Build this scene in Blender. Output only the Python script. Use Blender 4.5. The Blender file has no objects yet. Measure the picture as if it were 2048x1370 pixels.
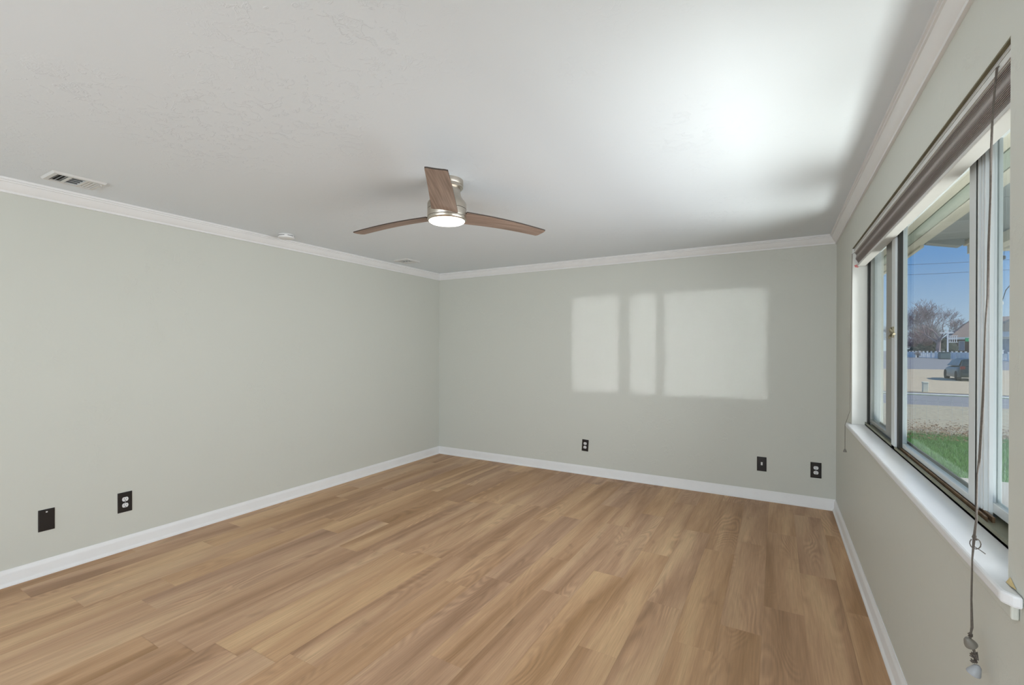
import bpy, bmesh, math, random
from mathutils import Vector, Matrix
random.seed(7)
sc = bpy.context.scene
C = sc.collection

# ------------------------------------------------------------------ camera
cam_d = bpy.data.cameras.new('camera')
cam = bpy.data.objects.new('camera', cam_d)
C.objects.link(cam)
cam_d.sensor_width = 36.0
cam_d.sensor_fit = 'HORIZONTAL'
cam_d.lens = 932.92 / 2048 * 36
cam_d.shift_x = 20.75 / 2048
cam_d.shift_y = 15.18 / 2048
cam_d.clip_start = 0.02
cam_d.clip_end = 2000
yaw, pit, rol, cz = .5340, -.0031, .0014, 1.4284
F0 = Vector((-math.sin(yaw), math.cos(yaw), 0)); R0 = Vector((math.cos(yaw), math.sin(yaw), 0)); U0 = Vector((0, 0, 1))
F = F0 * math.cos(pit) + U0 * math.sin(pit); U = -F0 * math.sin(pit) + U0 * math.cos(pit)
Rr = R0 * math.cos(rol) + U * math.sin(rol); Ur = -R0 * math.sin(rol) + U * math.cos(rol)
m = Matrix((Rr, Ur, -F)).transposed().to_4x4()
m.translation = Vector((0, 0, cz))
cam.matrix_world = m
sc.camera = cam

# ------------------------------------------------------------------ world, sun, large lights, exposure
w = bpy.data.worlds.new('sky'); sc.world = w; w.use_nodes = True
wn = w.node_tree; wn.nodes.clear()
wo = wn.nodes.new('ShaderNodeOutputWorld'); bg = wn.nodes.new('ShaderNodeBackground')
tc = wn.nodes.new('ShaderNodeTexCoord'); sx = wn.nodes.new('ShaderNodeSeparateXYZ'); rp = wn.nodes.new('ShaderNodeValToRGB')
wn.links.new(tc.outputs['Generated'], sx.inputs[0]); wn.links.new(sx.outputs['Z'], rp.inputs[0])
wn.links.new(rp.outputs[0], bg.inputs[0]); wn.links.new(bg.outputs[0], wo.inputs[0])
def srgb(r, g, b):
    f = lambda c: (c / 255 / 12.92) if c / 255 <= .04045 else ((c / 255 + .055) / 1.055) ** 2.4
    return (f(r), f(g), f(b), 1)
e = rp.color_ramp.elements
e[0].position = 0.0; e[0].color = srgb(192, 210, 226)
e[1].position = 0.15; e[1].color = srgb(106, 158, 218)
e2 = e.new(0.9); e2.color = srgb(70, 125, 200)
bg.inputs[1].default_value = 1.15

def lamp(name, kind, loc, direction, energy, color=(1, 1, 1), **kw):
    d = bpy.data.lights.new(name, kind); o = bpy.data.objects.new(name, d); C.objects.link(o)
    d.energy = energy; d.color = color; o.location = loc
    o.rotation_euler = Vector(direction).to_track_quat('-Z', 'Y').to_euler()
    for k, v in kw.items(): setattr(d, k, v)
    return o
lamp('sun', 'SUN', (30, 0, 30), (-.68, .22, -.70), 4.8, (1, .93, .84), angle=math.radians(.7))
# added area lamp standing in for daylight at the window behind the camera
lamp('added_rear_window_fill', 'AREA', (-1.1, -2.86, 1.5), (0, 1, .04), 122, (.84, .93, 1.0), shape='RECTANGLE', size=2.1, size_y=1.2)
lamp('added_rear_beam', 'AREA', (-1.06, -3.3, 1.5), (0, 1, 0), 3.1, (.9, .96, 1), shape='RECTANGLE', size=2.6, size_y=1.8, spread=math.radians(.7))  # added narrow beam that throws the window patch on the back wall
# added fill lamp at the unseen patio door, left in the rear wall
lamp('added_patio_door_fill', 'AREA', (-3.1, -2.86, 1.15), (.75, 1, .02), 34, (.90, .96, 1.0), shape='RECTANGLE', size=1.3, size_y=1.9)
# added fill lamp at the made-up side window behind the camera
lamp('added_side_window_fill', 'AREA', (.66, -1.25, 1.45), (-1, .25, .1), 14, (.89, .95, 1.0), shape='RECTANGLE', size=1.7, size_y=1.1)
# added lamp just inside the big window's glass, boosting its daylight
lamp('added_big_window_fill', 'AREA', (.513, 2.765, 1.44), (-1, 0, 0), 27, (.91, .96, 1.0), shape='RECTANGLE', size=2.5, size_y=1.0, spread=math.radians(120))
# added lamp strip hidden below the outer sill, imitating bounce off the concrete
lamp('added_sill_bounce_strip', 'AREA', (1.2, 2.6, .12), (-.57, 0, .82), 30, (1, .99, .97), shape='RECTANGLE', size=3.2, size_y=.32, spread=math.radians(75))

vs = sc.view_settings
vs.view_transform = 'Standard'; vs.look = 'None'; vs.exposure = 0.04; vs.gamma = 1.0
vs.use_curve_mapping = False

# ------------------------------------------------------------------ materials
def nm(name):
    mt = bpy.data.materials.new(name); mt.use_nodes = True
    nt = mt.node_tree; return mt, nt, nt.nodes['Principled BSDF']
def node(nt, t, **kw):
    n = nt.nodes.new(t)
    for k, v in kw.items():
        if k in n.inputs: n.inputs[k].default_value = v
        else: setattr(n, k, v)
    return n
def mat(name, col, rough=.5, metal=0., var=.06, scale=8., bump=0., bscale=60., stretch=(1, 1, 1), spec=.5):
    mt, nt, b = nm(name)
    tcn = node(nt, 'ShaderNodeTexCoord'); mp = node(nt, 'ShaderNodeMapping'); mp.inputs['Scale'].default_value = stretch
    nt.links.new(tcn.outputs['Object'], mp.inputs[0])
    nz = node(nt, 'ShaderNodeTexNoise', Scale=scale, Detail=4.)
    nt.links.new(mp.outputs[0], nz.inputs['Vector'])
    cr = node(nt, 'ShaderNodeValToRGB'); el = cr.color_ramp.elements
    el[0].position = .3; el[1].position = .7
    el[0].color = tuple(c * (1 - var) for c in col[:3]) + (1,); el[1].color = tuple(min(1, c * (1 + var)) for c in col[:3]) + (1,)
    nt.links.new(nz.outputs[0], cr.inputs[0]); nt.links.new(cr.outputs[0], b.inputs['Base Color'])
    b.inputs['Roughness'].default_value = rough; b.inputs['Metallic'].default_value = metal
    b.inputs['Specular IOR Level'].default_value = spec
    if bump:
        n2 = node(nt, 'ShaderNodeTexNoise', Scale=bscale, Detail=3.)
        nt.links.new(mp.outputs[0], n2.inputs['Vector'])
        bp = node(nt, 'ShaderNodeBump', Strength=bump, Distance=.004)
        nt.links.new(n2.outputs[0], bp.inputs['Height']); nt.links.new(bp.outputs[0], b.inputs['Normal'])
    return mt
def plaster(name, col, strength, rough=.65, dens=.5, sc_=5., spec=.3):
    """painted skip-trowel plaster: sparse raised trowel ridges"""
    mt, nt, b = nm(name)
    b.inputs['Base Color'].default_value = col; b.inputs['Roughness'].default_value = rough
    b.inputs['Specular IOR Level'].default_value = spec
    tcn = node(nt, 'ShaderNodeTexCoord')
    dz = node(nt, 'ShaderNodeTexNoise', Scale=sc_ * .8, Detail=2.)
    nt.links.new(tcn.outputs['Object'], dz.inputs['Vector'])
    mx = node(nt, 'ShaderNodeMixRGB', blend_type='LINEAR_LIGHT'); mx.inputs[0].default_value = .25
    nt.links.new(tcn.outputs['Object'], mx.inputs[1]); nt.links.new(dz.outputs['Color'], mx.inputs[2])
    n1 = node(nt, 'ShaderNodeTexNoise', Scale=sc_, Detail=7., Roughness=.62)
    nt.links.new(mx.outputs[0], n1.inputs['Vector'])
    c1 = node(nt, 'ShaderNodeValToRGB'); el = c1.color_ramp.elements
    el[0].position = dens; el[1].position = dens + .05
    e3 = c1.color_ramp.elements.new(dens + .12); e3.color = (.35, .35, .35, 1)
    nt.links.new(n1.outputs[0], c1.inputs[0])
    n2 = node(nt, 'ShaderNodeTexNoise', Scale=1.3, Detail=2.)
    nt.links.new(tcn.outputs['Object'], n2.inputs['Vector'])
    c2 = node(nt, 'ShaderNodeValToRGB'); c2.color_ramp.elements[0].position = .42; c2.color_ramp.elements[1].position = .62
    nt.links.new(n2.outputs[0], c2.inputs[0])
    mu = node(nt, 'ShaderNodeMath', operation='MULTIPLY')
    nt.links.new(c1.outputs[0], mu.inputs[0]); nt.links.new(c2.outputs[0], mu.inputs[1])
    n3 = node(nt, 'ShaderNodeTexNoise', Scale=90., Detail=2.)
    nt.links.new(tcn.outputs['Object'], n3.inputs['Vector'])
    ad = node(nt, 'ShaderNodeMath', operation='MULTIPLY_ADD'); ad.inputs[1].default_value = .12
    nt.links.new(n3.outputs[0], ad.inputs[0]); nt.links.new(mu.outputs[0], ad.inputs[2])
    bp = node(nt, 'ShaderNodeBump', Strength=strength, Distance=.004)
    nt.links.new(ad.outputs[0], bp.inputs['Height']); nt.links.new(bp.outputs[0], b.inputs['Normal'])
    return mt

M = {}
M['wall'] = plaster('sage_wall_paint', srgb(205.5, 206.2, 197.5), .3, .5, .56, 7, .35)
M['ceil'] = plaster('white_ceiling_paint', srgb(229, 235, 240), .42, .8, .55, 10.)
M['white'] = mat('white_trim_paint', srgb(232, 231, 230), .4, var=.015, bump=.05)
M['sill'] = mat('white_sill_paint', srgb(230, 231, 233), .35, var=.02, bump=.08, bscale=30)
M['jamb'] = mat('white_reveal_plaster', srgb(222, 222, 216), .6, var=.02, bump=.15)
M['frame'] = mat('white_aluminium', srgb(214, 219, 220), .35, var=.03, scale=3)
M['framegrey'] = mat('grey_weathered_aluminium', srgb(150, 150, 145), .45, .3, var=.12, stretch=(1, 1, .3))
M['gasket'] = mat('black_rubber_gasket', srgb(38, 38, 34), .6)
M['bronze'] = mat('bronze_track_metal', srgb(122, 98, 74), .5, .4, var=.35, scale=9, stretch=(1, 3, 1))
M['track'] = mat('olive_track_metal', srgb(130, 128, 108), .5, .3, var=.15)
M['slat'] = mat('brown_grey_blind_slat', srgb(150, 140, 136), .5, var=.08, scale=40, stretch=(1, .1, 1))
M['rail'] = mat('white_blind_rail', srgb(205, 204, 200), .4, var=.03)
M['headolive'] = mat('dark_olive_head', srgb(112, 106, 82), .7, var=.15)  # dark olive tone for the underside of the window head
M['cord'] = mat('grey_brown_cord', srgb(96, 88, 80), .8, var=.2, scale=200)
M['tassel'] = mat('grey_plastic_tassel', srgb(120, 116, 108), .5, var=.1, scale=60)
M['tasselw'] = mat('pale_grey_plastic_tassel', srgb(158, 160, 163), .5, var=.05, scale=60)
M['nickel'] = mat('brushed_nickel', srgb(196, 188, 176), .32, 1., var=.05, scale=90, stretch=(.05, .05, 6), bump=.05, bscale=200)
M['seam'] = mat('dark_seam', srgb(60, 52, 44), .6)
M['black'] = mat('black_plastic', srgb(26, 23, 22), .28, var=.1)
M['outlet'] = mat('white_outlet_plastic', srgb(225, 225, 225), .35, var=.02)
M['slot'] = mat('dark_slot', srgb(30, 30, 30), .8)
M['vent'] = mat('white_vent_enamel', srgb(214, 214, 212), .45, var=.03)
M['ventdark'] = mat('dark_duct', srgb(40, 40, 40), .9)
M['chip'] = mat('bare_yellow_wood', srgb(200, 178, 128), .7, var=.15, scale=60)
M['red'] = mat('red_paint_smear', srgb(205, 120, 118), .6, var=.15, scale=60)
M['brass'] = mat('tarnished_brass', srgb(140, 132, 108), .45, .7, var=.3, scale=60)

def wood_blade():
    mt, nt, b = nm('walnut_blade')
    uv = node(nt, 'ShaderNodeTexCoord'); mp = node(nt, 'ShaderNodeMapping'); mp.inputs['Scale'].default_value = (1.2, 34, 1)
    nt.links.new(uv.outputs['UV'], mp.inputs[0])
    nz = node(nt, 'ShaderNodeTexNoise', Scale=2.5, Detail=6.)
    nt.links.new(mp.outputs[0], nz.inputs['Vector'])
    cr = node(nt, 'ShaderNodeValToRGB'); el = cr.color_ramp.elements
    el[0].position = .3; el[0].color = srgb(126, 105, 92); el[1].position = .7; el[1].color = srgb(176, 152, 137)
    nt.links.new(nz.outputs[0], cr.inputs[0]); nt.links.new(cr.outputs[0], b.inputs['Base Color'])
    b.inputs['Roughness'].default_value = .5
    return mt
M['blade'] = wood_blade()
M['bladeedge'] = mat('dark_blade_edge', srgb(62, 50, 42), .5)
def emis(name, col, s):
    mt, nt, b = nm(name)
    b.inputs['Base Color'].default_value = col; b.inputs['Emission Color'].default_value = col; b.inputs['Emission Strength'].default_value = s
    return mt
M['lens'] = emis('lit_opal_lens', (1, .93, .83, 1), 9.)

def glass_mat():
    mt = bpy.data.materials.new('window_glass'); mt.use_nodes = True
    nt = mt.node_tree; nt.nodes.clear()
    o = node(nt, 'ShaderNodeOutputMaterial'); mx = node(nt, 'ShaderNodeMixShader')
    t = node(nt, 'ShaderNodeBsdfTransparent'); t.inputs[0].default_value = (.93, .96, .95, 1)
    g = node(nt, 'ShaderNodeBsdfGlossy'); g.inputs['Roughness'].default_value = .0
    lw = node(nt, 'ShaderNodeFresnel', IOR=1.45)
    ml = node(nt, 'ShaderNodeMath', operation='MULTIPLY'); ml.inputs[1].default_value = .3
    nt.links.new(lw.outputs[0], ml.inputs[0]); nt.links.new(ml.outputs[0], mx.inputs[0])
    nt.links.new(t.outputs[0], mx.inputs[1]); nt.links.new(g.outputs[0], mx.inputs[2]); nt.links.new(mx.outputs[0], o.inputs[0])
    return mt
M['glass'] = glass_mat()

def floor_mat():
    mt, nt, b = nm('oak_vinyl_plank')
    L = nt.links.new
    at = node(nt, 'ShaderNodeAttribute', attribute_name='plank')
    tcn = node(nt, 'ShaderNodeTexCoord')
    # shift the figure of every plank
    off = node(nt, 'ShaderNodeVectorMath', operation='SCALE'); off.inputs['Scale'].default_value = 17.
    L(at.outputs['Color'], off.inputs[0])
    add = node(nt, 'ShaderNodeVectorMath', operation='ADD'); L(tcn.outputs['Object'], add.inputs[0]); L(off.outputs[0], add.inputs[1])
    def noise(scale_vec, s, d, rough=.5, dist=0.):
        mp = node(nt, 'ShaderNodeMapping'); mp.inputs['Scale'].default_value = scale_vec; L(add.outputs[0], mp.inputs[0])
        n = node(nt, 'ShaderNodeTexNoise', Scale=s, Detail=d, Roughness=rough, Distortion=dist); L(mp.outputs[0], n.inputs['Vector']); return n
    off2 = node(nt, 'ShaderNodeVectorMath', operation='SCALE'); off2.inputs['Scale'].default_value = .42; L(at.outputs['Color'], off2.inputs[0])
    add2 = node(nt, 'ShaderNodeVectorMath', operation='ADD'); L(tcn.outputs['Object'], add2.inputs[0]); L(off2.outputs[0], add2.inputs[1])
    mpb = node(nt, 'ShaderNodeMapping'); mpb.inputs['Scale'].default_value = (5.5, .45, .6); L(add2.outputs[0], mpb.inputs[0])
    broad = node(nt, 'ShaderNodeTexNoise', Scale=1., Detail=3.5, Roughness=.55, Distortion=.5); L(mpb.outputs[0], broad.inputs['Vector'])
    cr = node(nt, 'ShaderNodeValToRGB'); el = cr.color_ramp.elements
    el[0].position = .32; el[0].color = srgb(147, 110, 79); el[1].position = .68; el[1].color = srgb(213, 179, 140)
    x = el.new(.5); x.color = srgb(188, 150, 118)
    L(broad.outputs[0], cr.inputs[0])
    # plank tint
    tint = node(nt, 'ShaderNodeValToRGB'); tl = tint.color_ramp.elements
    tl[0].position = 0.; tl[0].color = srgb(176, 148, 130); tl[1].position = 1.; tl[1].color = srgb(205, 163, 108)
    y = tl.new(.45); y.color = srgb(188, 152, 118)
    sp = node(nt, 'ShaderNodeSeparateColor'); L(at.outputs['Color'], sp.inputs[0]); L(sp.outputs[0], tint.inputs[0])
    m1 = node(nt, 'ShaderNodeMixRGB', blend_type='MIX'); m1.inputs[0].default_value = .22
    L(cr.outputs[0], m1.inputs[1]); L(tint.outputs[0], m1.inputs[2])
    # cathedral figure: contour lines of a stretched noise
    ca = noise((4.2, .75, 1), 1.2, 1.5, .4, .2)
    ms = node(nt, 'ShaderNodeMath', operation='MULTIPLY'); ms.inputs[1].default_value = 150.; L(ca.outputs[0], ms.inputs[0])
    sn = node(nt, 'ShaderNodeMath', operation='SINE'); L(ms.outputs[0], sn.inputs[0])
    cm = noise((6, 1.3, 1), 1., 2.)
    cmr = node(nt, 'ShaderNodeValToRGB'); cmr.color_ramp.elements[0].position = .5; cmr.color_ramp.elements[1].position = .66; L(cm.outputs[0], cmr.inputs[0])
    mm = node(nt, 'ShaderNodeMath', operation='MULTIPLY'); L(sn.outputs[0], mm.inputs[0]); L(cmr.outputs[0], mm.inputs[1])
    # fine pores
    fi = noise((160, 5, 1), 1., 3., .6)
    fs = node(nt, 'ShaderNodeMath', operation='SUBTRACT'); fs.inputs[1].default_value = .5; L(fi.outputs[0], fs.inputs[0])
    fa = node(nt, 'ShaderNodeMath', operation='MULTIPLY_ADD'); fa.inputs[1].default_value = .55; L(fs.outputs[0], fa.inputs[0])
    ma = node(nt, 'ShaderNodeMath', operation='MULTIPLY'); ma.inputs[1].default_value = .12; L(mm.outputs[0], ma.inputs[0]); L(ma.outputs[0], fa.inputs[2])
    # knots / darker smudges
    kn = noise((7, 3.2, 1), 1., 2., .5, .6)
    kr = node(nt, 'ShaderNodeValToRGB'); kr.color_ramp.elements[0].position = .66; kr.color_ramp.elements[1].position = .8; L(kn.outputs[0], kr.inputs[0])
    kb = node(nt, 'ShaderNodeMath', operation='MULTIPLY'); kb.inputs[1].default_value = -.25; L(kr.outputs[0], kb.inputs[0])
    sm = node(nt, 'ShaderNodeMath', operation='ADD'); L(fa.outputs[0], sm.inputs[0]); L(kb.outputs[0], sm.inputs[1])
    br = node(nt, 'ShaderNodeMath', operation='ADD'); br.inputs[1].default_value = 1.; L(sm.outputs[0], br.inputs[0])
    sc2 = node(nt, 'ShaderNodeVectorMath', operation='SCALE'); L(m1.outputs[0], sc2.inputs[0]); L(br.outputs[0], sc2.inputs['Scale'])
    L(sc2.outputs[0], b.inputs['Base Color'])
    b.inputs['Roughness'].default_value = .5; b.inputs['Specular IOR Level'].default_value = .35
    bp = node(nt, 'ShaderNodeBump', Strength=.12, Distance=.001); L(fi.outputs[0], bp.inputs['Height']); L(bp.outputs[0], b.inputs['Normal'])
    return mt
M['floor'] = floor_mat()

# exterior
M['soffit'] = mat('pale_eave_boards', srgb(222, 218, 200), .7, var=.06, scale=6, stretch=(12, .5, 1))
M['soffitg'] = mat('green_grey_eave_boards', srgb(176, 186, 170), .7, var=.06, scale=6)
M['porch'] = mat('blue_grey_porch_boards', srgb(150, 158, 160), .7, var=.05, scale=3)
M['beam'] = mat('beige_beam_paint', srgb(214, 206, 186), .7, var=.05)
M['extwall'] = mat('tan_siding', srgb(180, 172, 155), .8, var=.05)
M['shingle'] = mat('grey_shingle', srgb(110, 104, 100), .9, var=.2, scale=30)
M['grass'] = mat('green_grass', srgb(88, 132, 66), .9, var=.35, scale=14, bump=.6, bscale=50)
M['blade_g'] = mat('grass_blade', srgb(100, 150, 70), .8, var=.25, scale=3)
M['gravel'] = mat('tan_gravel', srgb(196, 178, 150), .95, var=.14, scale=3.5, bump=.5, bscale=20)
M['asphalt'] = mat('grey_asphalt', srgb(140, 139, 141), .9, var=.06, scale=1.5)
M['verge'] = mat('dry_grass_verge', srgb(178, 166, 140), .95, var=.2, scale=9, bump=.5, bscale=30)
M['leaf'] = mat('dry_brown_leaf', srgb(142, 112, 84), .9, var=.3, scale=3)
M['concrete'] = mat('pale_concrete', srgb(190, 184, 172), .85, var=.08, scale=3)
M['galv'] = mat('galvanised_steel', srgb(214, 214, 212), .5, .1, var=.08)
M['vinyl'] = mat('white_vinyl_fence', srgb(240, 240, 240), .5, var=.02)
M['bark'] = mat('hazed_pinkish_bark', srgb(146, 130, 134), .9, var=.15, scale=2)  # this and the next two barks lightened to imitate distance haze
M['barkl'] = mat('hazed_pale_bark', srgb(176, 168, 166), .9, var=.15, scale=2)
M['barkr'] = mat('hazed_reddish_twig', srgb(150, 126, 132), .9, var=.2, scale=2)
M['brick'] = mat('brown_brick', srgb(104, 80, 76), .9, var=.15, scale=4)
M['roofb'] = mat('brown_grey_roof', srgb(142, 126, 120), .9, var=.1, scale=6, stretch=(1, 1, 6))
M['evergreen'] = mat('dark_hedge', srgb(52, 62, 58), .9, var=.4, scale=6, bump=.8, bscale=6)
M['carpaint'] = mat('dark_teal_car_paint', srgb(44, 66, 72), .25, .3, var=.02, spec=.6)
M['carglass'] = mat('dark_car_glass', srgb(38, 52, 56), .08, 0., var=.02, spec=.8)
M['tyre'] = mat('black_tyre', srgb(24, 24, 24), .85)
M['taill'] = mat('red_tail_lamp', srgb(120, 30, 30), .3)
M['plate'] = mat('white_number_plate', srgb(225, 225, 220), .4)
M['green'] = mat('green_sign', srgb(20, 140, 92), .5, var=.02)
M['wire'] = mat('black_wire', srgb(50, 56, 66), .7)
M['pole'] = mat('timber_pole', srgb(100, 84, 70), .9)
M['ivory'] = mat('ivory_pedestal_plastic', srgb(222, 220, 200), .6, var=.02)
M['bin'] = mat('teal_plastic_bin', srgb(86, 112, 118), .6, var=.04)
M['winpale'] = mat('curtained_house_window', srgb(160, 170, 188), .2, var=.12, scale=1.5)  # pale blue-grey pane colour, no emission

# ------------------------------------------------------------------ mesh helpers
class MB:
    def __init__(s): s.v = []; s.f = []; s.mi = []
    def add(s, vs_, fs_, mi=0):
        o = len(s.v); s.v += [tuple(p) for p in vs_]; s.f += [tuple(i + o for i in f) for f in fs_]; s.mi += [mi] * len(fs_)
    def box(s, a, b, mi=0):
        x0, x1 = sorted((a[0], b[0])); y0, y1 = sorted((a[1], b[1])); z0, z1 = sorted((a[2], b[2]))
        s.add([(x0, y0, z0), (x1, y0, z0), (x1, y1, z0), (x0, y1, z0), (x0, y0, z1), (x1, y0, z1), (x1, y1, z1), (x0, y1, z1)],
              [(0, 3, 2, 1), (4, 5, 6, 7), (0, 1, 5, 4), (1, 2, 6, 5), (2, 3, 7, 6), (3, 0, 4, 7)], mi)
    def obox(s, c, ax, ay, az, mi=0):
        c, ax, ay, az = map(Vector, (c, ax, ay, az))
        vs_ = [c + ax * i + ay * j + az * k for k in (-1, 1) for i, j in ((-1, -1), (1, -1), (1, 1), (-1, 1))]
        s.add(vs_, [(0, 3, 2, 1), (4, 5, 6, 7), (0, 1, 5, 4), (1, 2, 6, 5), (2, 3, 7, 6), (3, 0, 4, 7)], mi)
    def tube(s, pts, r, n=8, mi=0, caps=True):
        pts = [Vector(p) for p in pts]; rs = r if isinstance(r, (list, tuple)) else [r] * len(pts)
        vs_ = []; up = Vector((0.13, 0.31, 1)).normalized()
        for i, p in enumerate(pts):
            t = (pts[min(i + 1, len(pts) - 1)] - pts[max(i - 1, 0)]).normalized()
            u = t.cross(up)
            if u.length < .1: u = t.cross(Vector((1, 0, .1)))
            u.normalize(); v = t.cross(u)
            for k in range(n):
                a = 2 * math.pi * k / n; vs_.append(p + (u * math.cos(a) + v * math.sin(a)) * rs[i])
        fs_ = [(i * n + k, i * n + (k + 1) % n, (i + 1) * n + (k + 1) % n, (i + 1) * n + k) for i in range(len(pts) - 1) for k in range(n)]
        if caps: fs_ += [tuple(range(n - 1, -1, -1)), tuple(range((len(pts) - 1) * n, len(pts) * n))]
        s.add(vs_, fs_, mi)
    def lathe(s, prof, c=(0, 0, 0), n=48, mi=0, capt=True, capb=True):
        vs_ = []
        for r, z in prof:
            for k in range(n):
                a = 2 * math.pi * k / n; vs_.append((c[0] + r * math.cos(a), c[1] + r * math.sin(a), c[2] + z))
        fs_ = [(i * n + k, i * n + (k + 1) % n, (i + 1) * n + (k + 1) % n, (i + 1) * n + k) for i in range(len(prof) - 1) for k in range(n)]
        if capb: fs_.append(tuple(range(n - 1, -1, -1)))
        if capt: fs_.append(tuple(range((len(prof) - 1) * n, len(prof) * n)))
        s.add(vs_, fs_, mi)
    def prism(s, poly, a, b, mi=0):
        """poly: list of 3D points, swept from offset a to offset b"""
        a, b = Vector(a), Vector(b); n = len(poly)
        vs_ = [Vector(p) + a for p in poly] + [Vector(p) + b for p in poly]
        s.add(vs_, [tuple(range(n - 1, -1, -1)), tuple(range(n, 2 * n))] + [(i, (i + 1) % n, n + (i + 1) % n, n + i) for i in range(n)], mi)
def build(name, mb, mats, parent=None, smooth=False, bevel=0., loc=None):
    me = bpy.data.meshes.new(name)
    org = Vector(loc) if loc is not None else Vector((0, 0, 0))
    me.from_pydata([tuple(Vector(p) - org) for p in mb.v], [], mb.f)
    mats = mats if isinstance(mats, (list, tuple)) else [mats]
    for k in mats: me.materials.append(k)
    me.polygons.foreach_set('material_index', mb.mi)
    bm = bmesh.new(); bm.from_mesh(me); bmesh.ops.recalc_face_normals(bm, faces=bm.faces); bm.to_mesh(me); bm.free()
    if smooth:
        me.polygons.foreach_set('use_smooth', [True] * len(me.polygons))
        me.set_sharp_from_angle(angle=math.radians(38))
    me.update()
    o = bpy.data.objects.new(name, me); C.objects.link(o); o.location = org
    if parent is not None:
        o.parent = parent
        o.location = org - parent_world(parent)
    if bevel:
        bv = o.modifiers.new('bevel', 'BEVEL'); bv.width = bevel; bv.segments = 2; bv.limit_method = 'ANGLE'
    return o
def parent_world(p):
    v = Vector(p.location)
    while p.parent is not None: p = p.parent; v += p.location
    return v
def tag(o, label=None, cat=None, group=None, kind=None):
    if label: o['label'] = label
    if cat: o['category'] = cat
    if group: o['group'] = group
    if kind: o['kind'] = kind
    return o
def thing(name, label, cat, loc, group=None):
    o = bpy.data.objects.new(name, None); C.objects.link(o); o.location = loc; o.empty_display_size = .1
    return tag(o, label, cat, group)
def struct(name, mb, m_, **kw): return tag(build(name, mb, m_, **kw), kind='structure')
def copy_tree(o, parent=None):
    c = o.copy(); C.objects.link(c)
    if parent is not None: c.parent = parent
    for ch in list(o.children): copy_tree(ch, c)
    return c

XL, XR, YB, YR = -3.979, .448, 5.05, -2.7
CH = 2.44
ZS, ZH = .906, 2.131           # big window: sill, head
WY0, WY1 = 1.48, 4.05          # big window: near and far reveal
XG = .547                      # glass plane
GZ = -.572                     # outside ground

# ------------------------------------------------------------------ room shell
# floor: one mesh, a face per plank
rnd = random.Random(3)
vsx = []; fs = []; cols = []
PW, PL = .19, 1.22
fixed = {-1: 2.5, 0: 2.885, -6: 1.3, 5: 2.97, 1: .9}
x0 = -1.013
k = -16
while x0 + k * PW < XR + .02:
    a = x0 + k * PW; b_ = a + PW
    a2, b2 = max(a, XL - .02), min(b_, XR + .02)
    if b2 > a2:
        j0 = fixed.get(k, rnd.random() * PL)
        n0 = math.floor((YR - j0) / PL)
        y = j0 + n0 * PL
        while y < YB + .02:
            ya, yb_ = max(y, YR - .02), min(y + PL, YB + .02)
            if yb_ > ya:
                g = .0004
                o = len(vsx)
                vsx += [(a2 + g, ya + g, 0), (b2 - g, ya + g, 0), (b2 - g, yb_ - g, 0), (a2 + g, yb_ - g, 0)]
                fs.append((o, o + 1, o + 2, o + 3)); cols.append((rnd.random(), rnd.random(), rnd.random(), 1))
            y += PL
    k += 1
o = len(vsx); vsx += [(XL - .02, YR - .02, -.0015), (XR + .02, YR - .02, -.0015), (XR + .02, YB + .02, -.0015), (XL - .02, YB + .02, -.0015)]
vsx += [(XL - .02, YR - .02, -.15), (XR + .02, YR - .02, -.15), (XR + .02, YB + .02, -.15), (XL - .02, YB + .02, -.15)]
fs += [(o, o + 1, o + 2, o + 3), (o + 4, o + 7, o + 6, o + 5), (o, o + 4, o + 5, o + 1), (o + 1, o + 5, o + 6, o + 2), (o + 2, o + 6, o + 7, o + 3), (o + 3, o + 7, o + 4, o)]
cols += [(.1, .1, .1, 1)] * 6
me = bpy.data.meshes.new('floor'); me.from_pydata(vsx, [], fs)
ca = me.color_attributes.new('plank', 'FLOAT_COLOR', 'CORNER')
for p in me.polygons:
    for li in p.loop_indices: ca.data[li].color = cols[p.index]
me.materials.append(M['floor'])
fl = bpy.data.objects.new('floor', me); C.objects.link(fl); tag(fl, kind='structure')

mb = MB(); mb.box((XL - .15, YR - .15, CH), (XR + .2, YB + .15, CH + .12)); struct('ceiling', mb, M['ceil'])
mb = MB(); mb.box((XL - .15, YR - .15, -.15), (XL, YB + .15, CH)); struct('wall_left', mb, M['wall'])
mb = MB(); mb.box((XL, YB, -.15), (XR, YB + .15, CH)); struct('wall_back', mb, M['wall'])
XO = .62
mb = MB()
SY0, SY1 = -2.15, -.35
mb.box((XR, YR, -.15), (XO, SY0, CH)); mb.box((XR, SY1, -.15), (XO, WY0, CH)); mb.box((XR, SY0, -.15), (XO, SY1, ZS)); mb.box((XR, SY0, 2.06), (XO, SY1, CH)); mb.box((XR, WY1, -.15), (XO, YB + .15, CH))
mb.box((XR, WY0, -.15), (XO, WY1, ZS - .03)); mb.box((XR, WY0, ZH), (XO, WY1, CH))
struct('wall_right', mb, M['wall'])
mb = MB()
for a_, b_ in ((SY0, SY0 + .05), (-1.28, -1.22), (SY1 - .05, SY1)): mb.box((.53, a_, ZS), (.59, b_, 2.06))
mb.box((.53, SY0, ZS), (.59, SY1, ZS + .05)); mb.box((.53, SY0, 2.01), (.59, SY1, 2.06))
struct('window_3_added', mb, M['frame'])  # unseen window, put in so a fill lamp can light the room
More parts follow.
